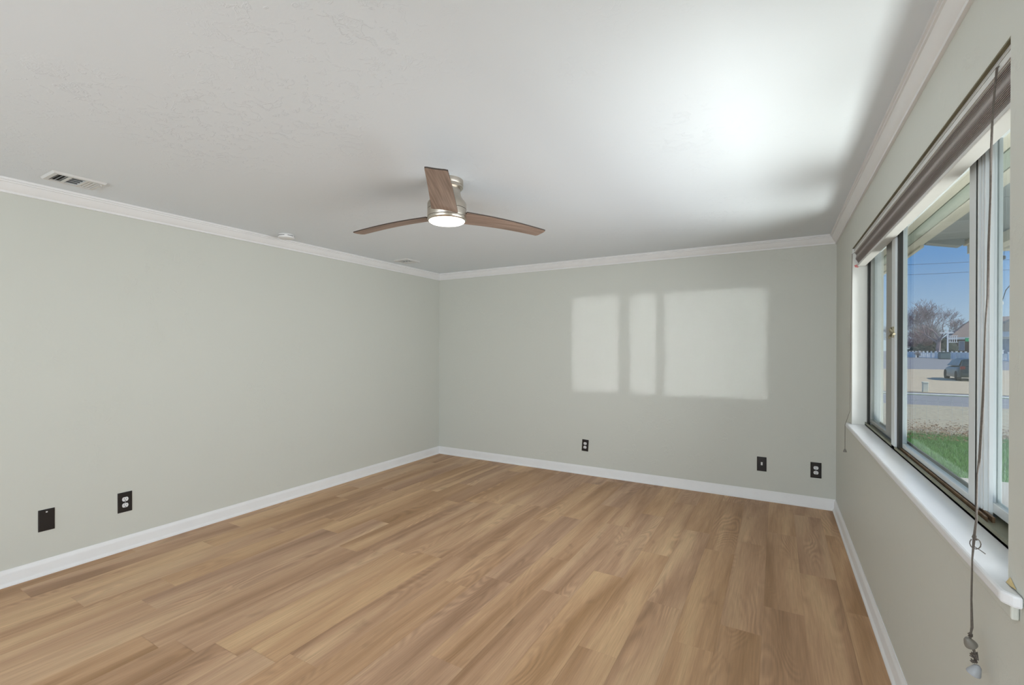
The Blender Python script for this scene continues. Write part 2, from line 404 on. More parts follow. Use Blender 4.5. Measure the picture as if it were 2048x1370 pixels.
# wall behind the camera, with a window and a patio door
RX0, RX1, RZ0, RZ1 = -2.1, -.03, .9, 2.06
DX0, DX1, DZ1 = -3.8, -2.45, 2.06
mb = MB(); ya, yb_ = YR - .15, YR
mb.box((XL, ya, -.15), (DX0, yb_, CH)); mb.box((DX0, ya, DZ1), (DX1, yb_, CH)); mb.box((DX0, ya, -.15), (DX1, yb_, 0))
mb.box((DX1, ya, -.15), (RX0, yb_, CH)); mb.box((RX1, ya, -.15), (XR, yb_, CH))
mb.box((RX0, ya, -.15), (RX1, yb_, RZ0)); mb.box((RX0, ya, RZ1), (RX1, yb_, CH))
struct('wall_front', mb, M['wall'])
mb = MB()
for xa, xb in ((RX0, RX0 + .06), (-1.50, -1.37), (-1.10, -1.01), (RX1 - .06, RX1)): mb.box((xa, ya + .03, RZ0), (xb, ya + .09, RZ1))
mb.box((RX0, ya + .03, RZ0), (RX1, ya + .09, RZ0 + .05)); mb.box((RX0, ya + .03, RZ1 - .05), (RX1, ya + .09, RZ1))
struct('window_2', mb, M['frame'])
mb = MB()
for xa, xb in ((DX0, DX0 + .07), (-3.17, -3.09), (DX1 - .07, DX1)): mb.box((xa, ya + .03, 0), (xb, ya + .09, DZ1))
mb.box((DX0, ya + .03, 0), (DX1, ya + .09, .08)); mb.box((DX0, ya + .03, DZ1 - .07), (DX1, ya + .09, DZ1))
struct('door_1', mb, M['frame'])

# crown moulding (d = out from wall, h = below ceiling)
crown = [(0, 0), (.052, 0), (.052, .013), (.045, .015), (.045, .024), (.039, .026), (.033, .040), (.024, .056), (.016, .066), (.012, .070), (.012, .083), (0, .083)]
base = [(0, 0), (.026, 0), (.026, .006), (.023, .014), (.016, .019), (.015, .022), (.014, .070), (.011, .082), (.006, .090), (.004, .097), (0, .097)]
def moulding(name, prof, wall, top):
    z = (lambda h: CH - h) if top else (lambda h: h)
    mb = MB()
    def run(pf):
        n = len(prof); A = [pf(d, h, 0) for d, h in prof]; B = [pf(d, h, 1) for d, h in prof]
        mb.add(A + B, [(i, (i + 1) % n, n + (i + 1) % n, n + i) for i in range(n)] + [tuple(range(n)), tuple(range(2 * n - 1, n - 1, -1))])
    if wall == 'left': run(lambda d, h, e_: (XL + d, (YR + d) if e_ == 0 else (YB - d), z(h)))
    if wall == 'right': run(lambda d, h, e_: (XR - d, (YR + d) if e_ == 0 else (YB - d), z(h)))
    if wall == 'back': run(lambda d, h, e_: ((XL + d) if e_ == 0 else (XR - d), YB - d, z(h)))
    if wall == 'front': run(lambda d, h, e_: ((XL + d) if e_ == 0 else (XR - d), YR + d, z(h)))
    return struct(name, mb, M['white'], smooth=True)
for i, wn_ in enumerate(('left', 'back', 'right', 'front')): moulding('trim_%d' % (i + 1), crown, wn_, True)
for wn_ in ('left', 'back', 'right'): moulding('baseboard_' + wn_, base, wn_, False)

# ------------------------------------------------------------------ the big window
win = bpy.data.objects.new('window_1', None); C.objects.link(win); win.location = (XG, (WY0 + WY1) / 2, ZS); win['kind'] = 'structure'
def wp(name, mb, m_, parent=win, **kw): return build(name, mb, m_, parent, **kw)
# outer frame
mb = MB()
mb.box((.532, WY0, 2.086), (.605, WY1, ZH)); mb.box((.526, WY0, 2.112), (.532, WY1, 2.120))
mb.box((.53, WY0, ZS), (.605, WY0 + .03, ZH)); mb.box((.545, WY1 - .022, ZS), (.605, WY1, ZH))
wp('window_frame', mb, M['frame'], bevel=.002)
mb = MB(); mb.box((.533, WY1 - .028, ZS), (.547, WY1 - .004, 2.086)); wp('jamb_seal', mb, M['gasket'])
# sill track
mb = MB()
mb.box((.520, WY0, ZS), (.605, WY1, ZS + .008)); mb.box((.520, WY0, ZS), (.526, WY1, ZS + .020)); mb.box((.598, WY0, ZS), (.605, WY1, ZS + .03))
wp('sill_track', mb, M['track'])
mb = MB()
for xa in (.534, .550): mb.box((xa, 1.93, ZS + .008), (xa + .006, 3.2, ZS + .024))
wp('track_rail', mb, M['bronze'])
def sash(name, y0, y1, st0, st1, x, mm, zb=ZS + .022, zt=2.086, br=.022, tr=.012, th=.022):
    mb = MB()
    mb.box((x, y0, zb), (x + th, y0 + st0, zt)); mb.box((x, y1 - st1, zb), (x + th, y1, zt))
    mb.box((x, y0 + st0, zb), (x + th, y1 - st1, zb + br)); mb.box((x, y0 + st0, zt - tr), (x + th, y1 - st1, zt))
    s_ = wp(name, mb, mm, bevel=.0015)
    g = MB(); g.box((x + th / 2 - .002, y0 + st0, zb + br), (x + th / 2 + .002, y1 - st1, zt - tr)); build('glass_pane', g, M['glass'], s_)
    return s_
sash('far_sash', 3.33, WY1 - .02, .15, .02, .545, M['framegrey'])
s2 = sash('middle_sash', 2.057, 3.14, .058, .055, .545, M['frame'])
sash('near_sash', WY0 + .03, 2.05, .03, .045, .570, M['frame'], br=.03)
# white mullion beside the far sash, black gasket, grey stile
mb = MB(); mb.box((.520, 3.10, ZS), (.545, 3.178, 2.086)); mb.box((.545, 3.21, ZS), (.56, 3.33, 2.086)); wp('mullion', mb, M['frame'], bevel=.002)
mb = MB(); mb.box((.530, 3.06, ZS + .008), (.545, 3.10, 2.086)); mb.box((.545, 3.145, ZS + .008), (.556, 3.21, 2.086)); wp('gasket', mb, M['gasket'])
mb = MB(); mb.box((.567, 3.25, ZS + .02), (.59, 3.33, 2.086)); wp('stile_cover', mb, M['framegrey'])
mb = MB(); mb.box((.5455, 2.050, ZS + .02), (.552, 2.057, 2.086)); wp('mullion_seam', mb, M['gasket'])
mb = MB()
for ya_, xq in ((2.036, .546), (2.020, .550), (2.004, .552)): mb.box((xq, ya_, ZS + .012), (.570, ya_ + .010, 2.086))
mb.box((.560, 1.994, ZS + .012), (.570, 2.05, 2.086)); wp('near_mullion', mb, M['frame'], bevel=.001)
# latch
mb = MB(); mb.box((.512, 3.115, 1.490), (.520, 3.16, 1.545)); mb.tube([(.512, 3.14, 1.535), (.502, 3.11, 1.528), (.500, 3.07, 1.515), (.508, 3.04, 1.505)], .006, 8)
mb.tube([(.512, 3.135, 1.505), (.502, 3.13, 1.495), (.50, 3.11, 1.487)], .005, 8)
wp('latch', mb, M['brass'], smooth=True)
# reveals
mb = MB(); mb.box((XR + .0005, WY1 - .004, ZS), (.53, WY1 + .0005, ZH)); mb.box((XR + .0005, WY0 - .0005, ZS), (.53, WY0 + .003, ZH)); wp('reveal', mb, M['jamb'])
mb = MB(); mb.box((XR + .0005, WY0 + .003, ZH - .004), (.53, WY1 - .004, ZH + .001)); wp('head_reveal', mb, M['headolive'])
mb = MB(); mb.add([(.458, 4.0455, 2.012), (.474, 4.0455, 2.016), (.488, 4.0455, 2.006), (.479, 4.0455, 1.994), (.463, 4.0455, 1.998)], [(0, 1, 2, 3, 4)]); wp('paint_smear', mb, M['red'])
# sill board with horns and apron
mb = MB()
mb.prism([(.418, 1.425, ZS - .028), (.418, 4.125, ZS - .028), (XR - .0005, 4.125, ZS - .028), (XR - .0005, WY1, ZS - .028), (.60, WY1, ZS - .028), (.60, WY0, ZS - .028), (XR - .0005, WY0, ZS - .028), (XR - .0005, 1.40, ZS - .028), (.432, 1.405, ZS - .028)], (0, 0, 0), (0, 0, .028))
wp('sill_board', mb, M['sill'], bevel=.006)
mb = MB()
mb.prism([(XR - .0005, 1.42, ZS - .028), (XR - .0005, 4.10, ZS - .028), (XR - .014, 4.10, ZS - .028), (XR - .014, 1.42, ZS - .028)], (0, 0, 0), (0, 0, -.032))
wp('apron', mb, M['wall'], bevel=.004)
mb = MB(); mb.add([(XR - .001, 1.478, ZS + .0005), (.442, 1.474, ZS + .0012), (.443, 1.452, ZS + .0012), (XR - .001, 1.435, ZS + .001), (XR - .001, 1.468, ZS + .016)], [(0, 1, 2, 3), (0, 4, 1), (1, 4, 2), (2, 4, 3)]); wp('bare_wood_chip', mb, M['chip'])

# ------------------------------------------------------------------ blind
bl = thing('window_blind', 'raised horizontal blind with brown grey slats bunched at the top of the wide window', 'blind', (.47, 2.76, ZH - .004))
B0, B1 = WY0 + .008, WY1 - .01
mb = MB(); mb.box((.457, B0, 2.116), (.515, B1, 2.1265)); mb.box((.457, B0, 2.097), (.462, B1, 2.1135)); mb.box((.461, B0, 2.095), (.515, B1, 2.118))
build('head_rail', mb, M['rail'], bl)
for i in range(22):
    z = 2.0905 - i * .0033; x = .462 + .004 * math.sin(i * .4) + i * .0006; dy = random.uniform(-.003, .003)
    mb = MB(); mb.prism([(x, B0 + dy, z), (x + .012, B0 + dy, z + .0011), (x + .024, B0 + dy, z + .0011), (x + .036, B0 + dy, z), (x + .036, B0 + dy, z + .0022), (x + .024, B0 + dy, z + .0031), (x + .012, B0 + dy, z + .0031), (x, B0 + dy, z + .0022)], (0, 0, 0), (0, B1 - B0 - .004, 0))
    build('slat', mb, M['slat'], bl)
mb = MB(); mb.box((.474, B0, 2.001), (.520, B1, 2.017)); build('bottom_rail', mb, M['rail'], bl, bevel=.003)
Yc = 1.575
pts = [(.461, Yc, 2.112), (.452, Yc, 2.106), (.449, Yc, 2.06), (.445, Yc, 1.983), (.443, Yc, 1.911), (.4425, Yc, 1.80), (.439, Yc, 1.669), (.4375, Yc - .003, 1.56), (.435, Yc, 1.488), (.431, Yc + .002, 1.305), (.4245, Yc, 1.16), (.422, Yc, 1.121), (.420, Yc, 1.01), (.4155, Yc, .967), (.4135, Yc, .911), (.412, Yc, .812), (.4125, Yc, .745), (.411, Yc, .728)]
mb = MB(); mb.tube(pts, .0016, 6)
mb.tube([(p[0] + .0015 + .001 * math.sin(i * 2.1), p[1] + .0025 * math.cos(i * 1.7), p[2]) for i, p in enumerate(pts)], .0014, 6)
pc = build('pull_cord', mb, M['cord'], bl, smooth=True)
mb = MB()
def knot(mb, c, r, seed):
    q = random.Random(seed)
    for _ in range(4):
        a = [Vector(c) + Vector((q.uniform(-r, r), q.uniform(-r, r), q.uniform(-r * 1.2, r * 1.2))) for _ in range(6)]
        mb.tube(a + [a[0]], .0016, 5)
knot(mb, (.418, Yc, .967), .004, 1)
lp = [(.418 + .010 * math.sin(t) * 1.0, Yc - .004, .953 + .013 * math.cos(t)) for t in [i * .5 for i in range(12)]]
mb.tube(lp, .0012, 5); mb.tube([(.416, Yc, .945), (.426, Yc - .008, .940), (.434, Yc - .012, .934)], .001, 5)
build('cord_knot', mb, M['cord'], pc, smooth=True)
mb = MB(); mb.lathe([(.013, -.011), (.0125, -.006), (.008, .006), (.004, .011)], (.4085, Yc, .708), 16); t1 = build('tassel', mb, M['tassel'], bl, smooth=True, loc=(.4085, Yc, .708)); t1.rotation_euler = (.3, -.5, 0)
mb = MB(); knot(mb, (.411, Yc, .724), .004, 2); mb.tube([(.413, Yc, .702), (.418, Yc, .690), (.419, Yc, .678)], .0022, 6); knot(mb, (.418, Yc, .676), .007, 3); knot(mb, (.417, Yc, .664), .006, 4)
mb.tube([(.412, Yc + .003, .700), (.415, Yc + .004, .690), (.417, Yc, .684)], .001, 5)
build('cord_knot', mb, M['cord'], bl, smooth=True)
mb = MB(); mb.lathe([(.014, -.013), (.0135, -.008), (.008, .008), (.003, .013)], (.421, Yc, .643), 16); t2 = build('tassel', mb, M['tasselw'], bl, smooth=True, loc=(.421, Yc, .643)); t2['label'] = 'pale grey bell tassel'; t2.rotation_euler = (.1, .35, 0)
Yf = 4.035
mb = MB(); mb.tube([(.466, Yf - .01, 2.10), (.446, Yf + .0, 2.09), (.440, Yf, 1.6), (.437, Yf, 1.0), (.414, Yf, .915), (.409, Yf, .90), (.409, Yf, .73)], .0015, 6); build('pull_cord', mb, M['cord'], bl)
mb = MB(); mb.lathe([(.011, -.012), (.010, -.006), (.006, .006), (.002, .012)], (.409, Yf, .72), 14); build('tassel', mb, M['tassel'], bl, smooth=True)

# ------------------------------------------------------------------ ceiling fan
FX, FY = -1.718, 2.255
fan = thing('ceiling_fan', 'brushed nickel flush ceiling fan with three brown wood blades and lit round lamp', 'ceiling fan', (FX, FY, CH))
mb = MB(); mb.lathe([(.098, 2.4395), (.098, 2.412), (.096, 2.409), (.0945, 2.408), (.0945, 2.405), (.096, 2.404), (.097, 2.396), (.093, 2.391), (.080, 2.390)][::-1], (FX, FY, 0), 64); build('canopy', mb, M['nickel'], fan, smooth=True)
mb = MB(); mb.lathe([(.117, 2.266), (.117, 2.297), (.113, 2.306), (.105, 2.316), (.094, 2.330), (.086, 2.345), (.082, 2.365), (.081, 2.391)], (FX, FY, 0), 64); build('motor_housing', mb, M['nickel'], fan, smooth=True)
mb = MB(); mb.lathe([(.1145, 2.262), (.1145, 2.267)], (FX, FY, 0), 64); build('housing_seam', mb, M['seam'], fan)
mb = MB(); mb.lathe([(.116, 2.221), (.117, 2.224), (.117, 2.263)], (FX, FY, 0), 64); build('blade_hub', mb, M['nickel'], fan, smooth=True)
mb = MB(); mb.lathe([(.1145, 2.2165), (.1145, 2.222)], (FX, FY, 0), 64); build('hub_seam', mb, M['seam'], fan)
mb = MB(); mb.lathe([(.1085, 2.196), (.113, 2.198), (.117, 2.205), (.117, 2.218)], (FX, FY, 0), 64, capb=True); lk = build('light_kit_rim', mb, M['nickel'], fan, smooth=True)
mb = MB(); mb.lathe([(.001, 2.181), (.04, 2.1815), (.08, 2.184), (.098, 2.188), (.106, 2.193), (.1075, 2.1965)], (FX, FY, 0), 64); build('lamp_lens', mb, M['lens'], fan, smooth=True)
blade_az0 = math.radians(58.6)
def make_blade():
    # local: x out along the blade, y across, z height from the fan base plane
    nx, ny = 24, 8; vs_ = []; th = .007
    for side in (0, 1):
        for i in range(nx + 1):
            t = i / nx
            for j in range(ny + 1):
                s_ = j / ny                    # 0: y high edge (+), 1: low edge
                rA, rB = .100 + (.706 - .100) * t, .100 + (.716 - .100) * t
                yA = .080 + (.112 - .080) * t; yB = -.076 + (.006 + .076) * t
                zA = 2.216 + .004 * t; zB = 2.242 - .010 * t
                r = rA + (rB - rA) * s_; y_ = yA + (yB - yA) * s_; z_ = zA + (zB - zA) * s_
                z_ += .009 * math.sin(math.pi * min(1, t)) - .002 * math.sin(math.pi * s_)
                if t == 1 and j in (0, ny): r -= .006
                vs_.append((r, y_, z_ + (th if side else 0)))
    fs_ = []; mi = []; n1 = (nx + 1) * (ny + 1); I = lambda i, j, s: s * n1 + i * (ny + 1) + j
    for i in range(nx):
        for j in range(ny):
            fs_.append((I(i, j, 0), I(i, j + 1, 0), I(i + 1, j + 1, 0), I(i + 1, j, 0))); mi.append(0)
            fs_.append((I(i, j, 1), I(i + 1, j, 1), I(i + 1, j + 1, 1), I(i, j + 1, 1))); mi.append(0)
    for i in range(nx):
        fs_.append((I(i, 0, 0), I(i + 1, 0, 0), I(i + 1, 0, 1), I(i, 0, 1))); fs_.append((I(i, ny, 0), I(i, ny, 1), I(i + 1, ny, 1), I(i + 1, ny, 0))); mi += [1, 1]
    for j in range(ny):
        fs_.append((I(0, j, 0), I(0, j, 1), I(0, j + 1, 1), I(0, j + 1, 0))); fs_.append((I(nx, j, 0), I(nx, j + 1, 0), I(nx, j + 1, 1), I(nx, j, 1))); mi += [1, 1]
    me = bpy.data.meshes.new('fan_blade'); me.from_pydata([(v[0], v[1], v[2] - 2.23) for v in vs_], [], fs_)
    me.materials.append(M['blade']); me.materials.append(M['bladeedge']); me.polygons.foreach_set('material_index', mi)
    uv = me.uv_layers.new(name='UVMap')
    for lp_ in me.loops: uv.data[lp_.index].uv = (vs_[lp_.vertex_index][0], vs_[lp_.vertex_index][1])
    me.polygons.foreach_set('use_smooth', [True] * len(me.polygons)); me.set_sharp_from_angle(angle=math.radians(40)); me.update()
    return me
bme = make_blade()
for k in range(3):
    b_ = bpy.data.objects.new('fan_blade', bme); C.objects.link(b_); b_.parent = fan
    b_.location = (0, 0, 2.23 - CH)
    b_.rotation_euler = (0, (.010, .036, -.014)[k], blade_az0 + k * 2 * math.pi / 3)

# ------------------------------------------------------------------ ceiling vents, smoke alarm
def vent(name, label, x0, x1, y0, y1, th):
    v = thing(name, label, 'air vent', ((x0 + x1) / 2, (y0 + y1) / 2, CH), 'ceiling air vents')
    lx, ly = x1 - x0, y1 - y0
    mb = MB(); zt, zb = CH - .0005, CH - th
    b = .028
    # stamped face plate: frame with bevelled edge
    o4 = [(x0, y0), (x1, y0), (x1, y1), (x0, y1)]; i4 = [(x0 + .008, y0 + .008), (x1 - .008, y0 + .008), (x1 - .008, y1 - .008), (x0 + .008, y1 - .008)]
    j4 = [(x0 + b, y0 + b), (x1 - b, y0 + b), (x1 - b, y1 - b), (x0 + b, y1 - b)]
    vs_ = [(*p, zt) for p in o4] + [(*p, zb) for p in i4] + [(*p, zb) for p in j4] + [(*p, zt) for p in j4]
    fs_ = []
    for a in range(4):
        c = (a + 1) % 4
        fs_ += [(a, c, 4 + c, 4 + a), (4 + a, 4 + c, 8 + c, 8 + a), (8 + a, 8 + c, 12 + c, 12 + a)]
    mb.add(vs_, fs_); build('face_plate', mb, M['vent'], v)
    mb = MB(); mb.box((x0 + b, y0 + b, CH - .003), (x1 - b, y1 - b, CH - .001)); build('duct_opening', mb, M['ventdark'], v)
    ys = [y0 + b, y0 + b + (ly - 2 * b) * .31, y0 + b + (ly - 2 * b) * .69, y1 - b]
    mb = MB()
    for yy in ys[1:3]: mb.box((x0 + b, yy - .007, zb), (x1 - b, yy + .007, CH - .004))
    build('divider', mb, M['vent'], v)
    def lv(c0, c1, t, w_, m_=M['vent']):   # slanted louvre between two points, leaning by vector t
        q = MB(); c0, c1, t = Vector(c0), Vector(c1), Vector(t)
        q.add([c0 - t, c1 - t, c1 + t, c0 + t, c0 - t + Vector((0, 0, .0012)), c1 - t + Vector((0, 0, .0012)), c1 + t + Vector((0, 0, .0012)), c0 + t + Vector((0, 0, .0012))],
              [(0, 1, 2, 3), (7, 6, 5, 4), (0, 4, 5, 1), (1, 5, 6, 2), (2, 6, 7, 3), (3, 7, 4, 0)])
        build('louvre', q, m_, v)
    zc = (zb + CH - .003) / 2; hz = (CH - .004 - zb) / 2
    n = 2
    for i in range(n + 1):
        y = ys[0] + (ys[1] - .007 - ys[0]) * (i + .5) / (n + 1); lv((x0 + b, y, zc), (x1 - b, y, zc), (0, .0020, hz), 0)
        y = ys[2] + .007 + (ys[3] - ys[2] - .007) * (i + .5) / (n + 1); lv((x0 + b, y, zc), (x1 - b, y, zc), (0, -.006, hz), 0)
    for i in range(4):
        x = x0 + b + (lx - 2 * b) * (i + .5) / 4; lv((x, ys[1] + .007, zc), (x, ys[2] - .007, zc), (-.0035, 0, hz), 0)
    mb = MB(); mb.tube([(x1 - b - .004, y1 - b + .006, zb + .002), (x1 - b + .002, y1 - b + .006, zb - .012)], .0025, 8); build('damper_lever', mb, M['vent'], v)
    return v
vent('ceiling_vent', 'white three-way ceiling vent above the far left of the photo', -3.75, -3.54, .985, 1.235, .012)
vent('ceiling_vent', 'small looking white ceiling vent near the far corner beyond the smoke alarm', -3.79, -3.57, 3.96, 4.18, .012)
sm = thing('smoke_detector', 'white round smoke alarm on ceiling beside left crown moulding', 'smoke alarm', (-3.765, 2.60, CH))
sx_, sy_ = -3.765, 2.60
mb = MB(); mb.lathe([(.060, 2.405), (.0655, 2.409), (.067, 2.420), (.067, 2.428)], (sx_, sy_, 0), 40); build('cover', mb, M['white'], sm, smooth=True)
mb = MB(); mb.lathe([(.066, 2.428), (.066, 2.4395)], (sx_, sy_, 0), 40); build('base_ring', mb, M['vent'], sm, smooth=True)
for i0, n_ in ((0, 3), (4, 2), (7, 2)):
    mb = MB(); pv = []
    for j in range(n_ * 3 + 1):
        a = math.radians(-105 + (i0 + j / 3 - .4) * 22); ca_, sa_ = math.cos(a), math.sin(a)
        pv += [(sx_ + .0664 * ca_, sy_ + .0664 * sa_, 2.4227), (sx_ + .0678 * ca_, sy_ + .0678 * sa_, 2.4227), (sx_ + .0678 * ca_, sy_ + .0678 * sa_, 2.4263), (sx_ + .0664 * ca_, sy_ + .0664 * sa_, 2.4263)]
    mb.add(pv, [(j * 4 + k, j * 4 + (k + 1) % 4, j * 4 + 4 + (k + 1) % 4, j * 4 + 4 + k) for j in range(n_ * 3) for k in range(4)] + [(0, 1, 2, 3), (n_ * 12 + 3, n_ * 12 + 2, n_ * 12 + 1, n_ * 12)])
    build('vent_slot', mb, M['slot'], sm)

# ------------------------------------------------------------------ outlets and plates
def plate(name, label, cat, c, wall, kind, w_=.082, h_=.135, tilt=0., group=None):
    """c: centre on wall surface; u = horizontal along wall, n = out of the wall"""
    if wall == 'back': u, n = Vector((1, 0, 0)), Vector((0, -1, 0))
    else: u, n = Vector((0, 1, 0)), Vector((1, 0, 0))
    zv = Vector((0, 0, 1)); u2 = u * math.cos(tilt) + zv * math.sin(tilt); z2 = zv * math.cos(tilt) - u * math.sin(tilt)
    c = Vector(c); t = thing(name, label, cat, c, group)
    P = lambda a, b, d: c + u2 * a + z2 * b + n * d
    mb = MB(); a, b = w_ / 2, h_ / 2; e_ = .006
    vs_ = [P(x, y, .0003) for x, y in ((-a, -b), (a, -b), (a, b), (-a, b))] + [P(x, y, .003) for x, y in ((-a, -b), (a, -b), (a, b), (-a, b))] + [P(x, y, .0065) for x, y in ((-a + e_, -b + e_), (a - e_, -b + e_), (a - e_, b - e_), (-a + e_, b - e_))]
    fs_ = [(8, 9, 10, 11), (0, 3, 2, 1)] + [(i, (i + 1) % 4, 4 + (i + 1) % 4, 4 + i) for i in range(4)] + [(4 + i, 4 + (i + 1) % 4, 8 + (i + 1) % 4, 8 + i) for i in range(4)]
    mb.add(vs_, fs_); build('cover_plate', mb, M['black'], t)
    if kind == 'duplex':
        for s_ in (1, -1):
            cc = s_ * .0215; mb = MB(); pr = []
            for k in range(40):
                an = 2 * math.pi * k / 40; x = .0185 * math.cos(an); y = max(-.0145, min(.0145, .0185 * math.sin(an))); pr.append((x, y))
            vs_ = [P(x, y + cc, .004) for x, y in pr] + [P(x, y + cc, .0085) for x, y in pr]
            mb.add(vs_, [tuple(range(40, 80))] + [(i, (i + 1) % 40, 40 + (i + 1) % 40, 40 + i) for i in range(40)]); rc = build('receptacle', mb, M['outlet'], t)
            mb = MB()
            for x, hh in ((-.0065, .0045), (.0065, .0036)): mb.obox(P(x, cc + .003, .0086), u2 * .0012, z2 * hh, n * .0003)
            mb.obox(P(0, cc - .008, .0086), u2 * .0026, z2 * .0024, n * .0003); build('slot', mb, M['slot'], rc)
        mb = MB(); mb.obox(P(0, 0, .0068), u2 * .002, z2 * .002, n * .0006); build('screw', mb, M['outlet'], t)
    elif kind == 'toggle':
        mb = MB(); mb.obox(P(0, .004, .0075), u2 * .0075, z2 * .014, n * .001); mb.obox(P(.001, .0, .011), u2 * .0055, z2 * .009, n * .006); build('toggle', mb, M['outlet'], t, bevel=.001)
        for s_ in (1, -1):
            mb = MB(); mb.obox(P(0, s_ * .036, .0068), u2 * .0022, z2 * .0022, n * .0004); build('screw', mb, M['slot'], t)
    else:
        mb = MB(); mb.obox(P(0, .051, .0068), u2 * .0045, z2 * .0038, n * .0006); build('screw', mb, M['outlet'], t, bevel=.0008)['label'] = 'white screw'
        mb = MB(); mb.obox(P(0, -.051, .0068), u2 * .0022, z2 * .0022, n * .0004); build('screw', mb, M['slot'], t)
    return t
plate('blank_wall_plate', 'black blank wall plate with one white screw, lower left wall', 'wall plate', (XL, 1.0725, .342), 'left', 'blank', .078, .135)
plate('power_outlet', 'white duplex outlet in black plate on the left wall beside blank plate', 'outlet', (XL, 1.4845, .338), 'left', 'duplex', .085, .14)
plate('power_outlet', 'white duplex outlet in slightly tilted black plate, alone on middle of back wall', 'outlet', (-1.879, YB, .3305), 'back', 'duplex', .076, .131, -.055)
plate('light_switch', 'white toggle switch in black plate low on the back wall', 'switch', (-.125, YB, .341), 'back', 'toggle', .079, .134)
plate('power_outlet', 'white duplex outlet in black plate on back wall nearest right corner', 'outlet', (.301, YB, .339), 'back', 'duplex', .082, .139)

# ------------------------------------------------------------------ eave and porch outside
mb = MB()
for i in range(5):
    xa = .62 + i * .09; mb.box((xa, -2, 2.335 - i * .004), (xa + .086, 9, 2.355 - i * .004), i % 2)
mb.box((.62, -2, 2.36), (1.07, 9, 2.40), 0); mb.box((1.05, 5.27, 2.30), (1.075, 9, 2.47), 0)
struct('eave_soffit', mb, [M['soffit'], M['soffitg']])
mb = MB()
# porch roof underside slopes down away from the house, seams run across
ys_ = [-2, -.8, .4, 1.6, 2.75, 3.9, 5.05, 5.27]
for a, b in zip(ys_[:-1], ys_[1:]):
    mb.prism([(1.075, a + .004, 2.335), (1.075, b - .004, 2.335), (3.3, b - .004, 2.24), (3.3, a + .004, 2.24)], (0, 0, 0), (0, 0, .02))
mb.prism([(1.075, -2, 2.36), (1.075, 5.27, 2.36), (3.3, 5.27, 2.265), (3.3, -2, 2.265)], (0, 0, 0), (0, 0, .05))
mb.prism([(1.076, 5.17, 2.318), (1.285, 5.17, 2.270), (1.305, 5.17, 2.285), (1.305, 5.17, 2.35), (1.076, 5.17, 2.36)], (0, 0, 0), (0, .10, 0))
struct('porch_roof', mb, M['porch'])
mb = MB(); mb.box((1.345, 5.15, 2.215), (3.3, 5.27, 2.285)); mb.box((1.325, 5.13, 2.285), (3.3, 5.29, 2.32)); pbm = struct('porch_beam', mb, M['beam'])
mb = MB(); mb.box((1.45, -2, 2.225), (1.53, 5.15, 2.305)); struct('porch_joist', mb, M['beam'])
mb = MB(); mb.box((3.1, 5.13, GZ), (3.24, 5.29, 2.2)); mb.box((3.06, 5.09, GZ), (3.28, 5.33, GZ + .12)); mb.box((3.06, 5.09, 2.12), (3.28, 5.33, 2.2)); tag(build('porch_post', mb, M['beam']), 'beige timber post holding the outer end of the porch beam', 'post')
mb = MB(); mb.box((.62, 5.2, GZ), (.66, 14, 2.36)); mb.box((.62, -2, GZ), (.64, WY0 - .1, 2.36)); struct('siding', mb, M['extwall'])
mb = MB(); mb.prism([(.2, -2.9, 2.62), (.2, 9.2, 2.62), (1.1, 9.2, 2.42), (1.1, -2.9, 2.42)], (0, 0, 0), (0, 0, .04)); struct('house_roof', mb, M['shingle'])

# ------------------------------------------------------------------ ground outside
def ground(name, m_, x0_, x1_, y0_, y1_, z): mb = MB(); mb.box((x0_, y0_, z - .1), (x1_, y1_, z)); return struct(name, mb, m_)
ground('patio', M['concrete'], .66, 14, -4, 9.9, GZ)
ground('lawn', M['grass'], -8, 30, 9.9, 14.6, GZ - .01)
ground('verge', M['verge'], -20, 60, 14.6, 22.2, GZ - .005)
ground('street', M['asphalt'], -60, 140, 22.2, 28.6, GZ - .02)
mb = MB(); mb.add([(-60, 28.6, GZ - .005), (160, 28.6, GZ - .005), (160, 90, GZ - .005), (-60, 48, GZ - .005)], [(0, 1, 2, 3)]); mb.add([(-60, 28.6, GZ - .1), (160, 28.6, GZ - .1), (160, 90, GZ - .1), (-60, 48, GZ - .1)], [(3, 2, 1, 0)]); struct('gravel_lot', mb, M['gravel'])
ground('far_land', M['asphalt'], -300, 500, 28.6, 700, GZ - .03)
# grass blades, dead leaves
mb = MB(); q = random.Random(5)
for _ in range(26000):
    x = q.uniform(1.6, 6.2); y = q.uniform(9.95, 14.9) ; h = q.uniform(.03, .075); a = q.uniform(0, 6.28); lx_, ly_ = .004 * math.cos(a), .004 * math.sin(a); bx, by = q.uniform(-.03, .03), q.uniform(-.03, .03)
    if y > 14.4 and q.random() > .5: continue
    mb.add([(x - lx_, y - ly_, GZ - .012), (x + lx_, y + ly_, GZ - .012), (x + bx, y + by, GZ + h)], [(0, 1, 2)])
tag(build('grass_blades', mb, M['blade_g']), 'short green lawn grass between patio and wire fence', 'grass', kind='stuff')
mb = MB()
for _ in range(5000):
    x = q.uniform(2, 8); y = min(18, max(13.6, q.gauss(15.0, .9))); s_ = q.uniform(.012, .035); a = q.uniform(0, 6.28); z = GZ + q.uniform(.0, .05)
    c_, d_ = math.cos(a) * s_, math.sin(a) * s_
    mb.add([(x - c_, y - d_, z), (x + d_ * .5, y - c_ * .5, z + q.uniform(0, .02)), (x + c_, y + d_, z + q.uniform(0, .02)), (x - d_ * .5, y + c_ * .5, z)], [(0, 1, 2, 3)])
tag(build('dead_leaves', mb, M['leaf']), 'scattered brown dead leaves along the foot of the wire fence', 'leaves', kind='stuff')

